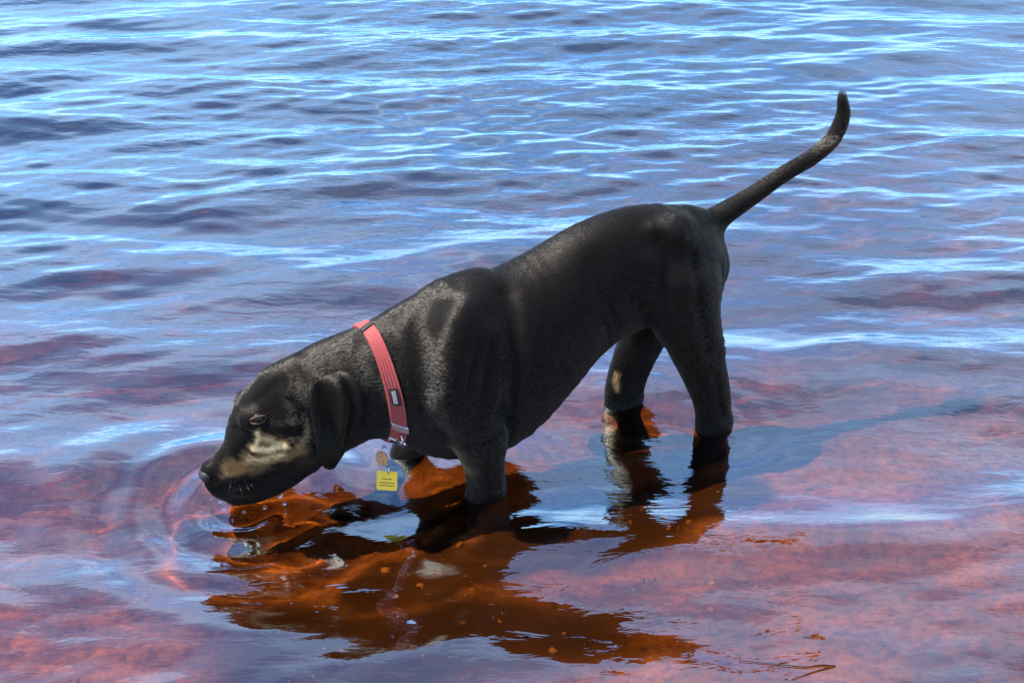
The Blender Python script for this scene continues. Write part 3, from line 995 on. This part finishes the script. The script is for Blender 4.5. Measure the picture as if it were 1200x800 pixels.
def view_plane(u, v, ref):
    d = ray(u, v); f = unit((FW[0], FW[1], 0))
    return EYE + d * (((ref - EYE) @ f) / (d @ f))
ref = low - np.array((0, .012, 0))
TX = unit((1.0, -0.12, 0.0))
def coin(c, ax_, up_, nrm, pts, th, org):
    """a flat outline with thickness and a small chamfer"""
    V_, F_ = [], []
    K = len(pts)
    for (hh, sc) in ((-th, .93), (-th * .5, 1), (th * .5, 1), (th, .93)):
        for (x, y) in pts: V_.append(c + ax_ * x * sc + up_ * y * sc + nrm * hh - org)
    for r_ in range(3):
        for k in range(K): F_.append((r_ * K + k, r_ * K + (k + 1) % K, (r_ + 1) * K + (k + 1) % K, (r_ + 1) * K + k))
    F_.append(tuple(range(K))[::-1]); F_.append(tuple(3 * K + k for k in range(K)))
    return V_, F_
def rrect(w, h, r, n=5):
    out_ = []
    for (cx, cy, a0) in ((w - r, h - r, 0), (-w + r, h - r, 90), (-w + r, -h + r, 180), (w - r, -h + r, 270)):
        for i in range(n + 1):
            q = math.radians(a0 + 90 * i / n); out_.append((cx + r * math.cos(q), cy + r * math.sin(q)))
    return out_
tc_ = view_plane(453.5, 563, ref)
TN = unit(np.cross(TX, (0.05, 0.30, 1.0))); TN = TN if TN @ (EYE - tc_) > 0 else -TN
TU = unit(np.cross(TN, TX)); TU = TU if TU[2] > 0 else -TU
brass = plain('yellow_tag_paint', (0.70, 0.46, 0.03), 0.35, 0.25, 0.15, 400)
bronze = plain('bronze_disc', (0.40, 0.20, 0.09), 0.35, 0.9, 0.3, 300)
dark_line = plain('engraved_line', (0.10, 0.07, 0.01), 0.6)
tag = empty('square_tag', tc_, label='yellow square pet tag hanging lowest from the red collar', category='pet tag')
v_, f_ = coin(tc_, TX, TU, TN, rrect(.0185, .0175, .003), .0011, tc_)
add('plate', new_mesh('plate', v_, f_, False), brass, tag)
for (y, w) in ((-.0035, .0135), (-.0085, .0135), (.0035, .009)):
    v_, f_ = coin(tc_ + TU * y + TN * .0012, TX, TU, TN, rrect(w, .0007, .0005, 2), .0003, tc_)
    add('engraved_line', new_mesh('engraved_line', v_, f_, False), dark_line, tag)
jr = tc_ + TU * .0205
v_, f_ = loop(jr, unit(TN + TX * .6), TU, .0075, .0085, .0012, org=tc_)
add('split_ring', new_mesh('split_ring', v_, f_), steel, tag)
dc = view_plane(447.5, 537, ref - np.array((0, -.004, 0)))
disc = empty('round_tag', dc, label='round bronze tag hanging above the yellow square tag', category='pet tag')
ct = [(.0125 * math.cos(2 * math.pi * i / 32), .0125 * math.sin(2 * math.pi * i / 32)) for i in range(32)]
v_, f_ = coin(dc, unit((1, -.5, 0)), TU, unit(np.cross(TU, (-1, .5, 0))), ct, .0010, dc)
add('disc', new_mesh('disc', v_, f_, False), bronze, disc)
v_, f_ = loop(dc + TU * .014 + TX * .004, unit(TN + TX), TU, .007, .008, .0011, org=dc)
add('split_ring', new_mesh('split_ring', v_, f_), steel, disc)

# ------------------------------------------------------------------ small things on the water
def water_z(x, y):
    k = np.argmin((WX[::3, ::3] - x) ** 2 + (WY[::3, ::3] - y) ** 2)
    return float(WZ[::3, ::3].ravel()[k])
drop_m, n, l, b, out = material('clear_water_drop')
b.inputs['Base Color'].default_value = (1, 1, 1, 1); b.inputs['Roughness'].default_value = 0.02
b.inputs['Transmission Weight'].default_value = 1.0; b.inputs['IOR'].default_value = 1.33
bm = bmesh.new(); bmesh.ops.create_icosphere(bm, subdivisions=2, radius=1.0)
for v in bm.verts: v.co.z *= 1.12 if v.co.z > 0 else 1.0
dme = bpy.data.meshes.new('water_drop'); bm.to_mesh(dme); bm.free()
dme.polygons.foreach_set('use_smooth', [True] * len(dme.polygons)); dme.materials.append(drop_m)
mz_ = ground(284, 588)
for (dx, dy, dz, r, lab) in ((-.035, -.02, .012, .0045, 'upper clear water drop just below the nose of the dog'), (-.028, -.03, .004, .006, 'largest clear water drop below the nose of the dog'),
                        (.055, -.01, .018, .004, 'highest clear water drop under the jaw behind the muzzle'), (.068, .0, .010, .005, 'larger clear water drop low under the jaw of the dog'),
                        (.078, -.018, .005, .0035, 'rightmost small water drop under the jaw of the dog'), (.045, -.03, .004, .004, 'lowest water drop under the jaw of the dog'),
                        (-.055, .0, .004, .003, 'leftmost tiny water drop in front of the nose'), (.010, -.045, .004, .003, 'tiny water drop right below the chin of the dog')):
    o = add('water_drop', dme, None, None, label=lab, category='water drop', group='drops splashing around the muzzle')
    o.location = (mz_[0] + dx, mz_[1] + dy, dz + .004); o.scale = (r, r, r)
# foam bubbles: half domes riding on the surface
bub_m, n, l, b, out = material('foam_bubble_film')
b.inputs['Base Color'].default_value = (0.92, 0.92, 0.90, 1); b.inputs['Roughness'].default_value = 0.03; b.inputs['Transmission Weight'].default_value = 1.0; b.inputs['IOR'].default_value = 1.08
for (u, v, r, lab) in ((591, 714, .0045, 'larger pale foam bubble floating on the dark reflection of the dog'), (579, 722, .0032, 'tiny pale foam bubble just left of the larger bubble'), (460, 749, .0038, 'lone foam bubble on calm blue water below the dark streak')):
    bm = bmesh.new(); bmesh.ops.create_uvsphere(bm, u_segments=20, v_segments=12, radius=r)
    for vv in bm.verts:
        if vv.co.z < 0: vv.co.z *= 0.12
        vv.co.z *= 0.55
    me = bpy.data.meshes.new('foam_bubble'); bm.to_mesh(me); bm.free()
    me.polygons.foreach_set('use_smooth', [True] * len(me.polygons))
    g_ = ground(u, v)
    o = add('foam_bubble', me, bub_m, None, label=lab, category='bubble', group='foam bubbles on the water')
    o.location = (g_[0], g_[1], water_z(g_[0], g_[1]) + .0005)
# twig lying in the shallows
bark = plain('wet_bark', (0.014, 0.009, 0.006), 0.85, 0, 0.5, 120, 0.1)
px = [(866, 769), (892, 772), (918, 776), (944, 779), (962, 777), (979, 778)]
P = [ground(*q) for q in px]
P = [np.array((p[0], p[1], water_z(p[0], p[1]) + .0015)) for p in P]
T0 = P[2].copy()
twig = empty('twig', T0, label='thin dark forked twig floating in the shallows at the lower right', category='twig')
v_, f_ = tube(spline(P, 4), np.linspace(.0006, .0014, 21), 6, False, T0)
add('stem', new_mesh('stem', v_, f_), bark, twig)
Q = [ground(*q) for q in ((979, 778), (955, 784), (928, 794))]
Q = [np.array((p[0], p[1], water_z(p[0], p[1]) + .0012)) for p in Q]
v_, f_ = tube(spline(Q, 5), np.linspace(.0014, .0006, 11), 6, False, T0)
add('side_shoot', new_mesh('side_shoot', v_, f_), bark, twig)
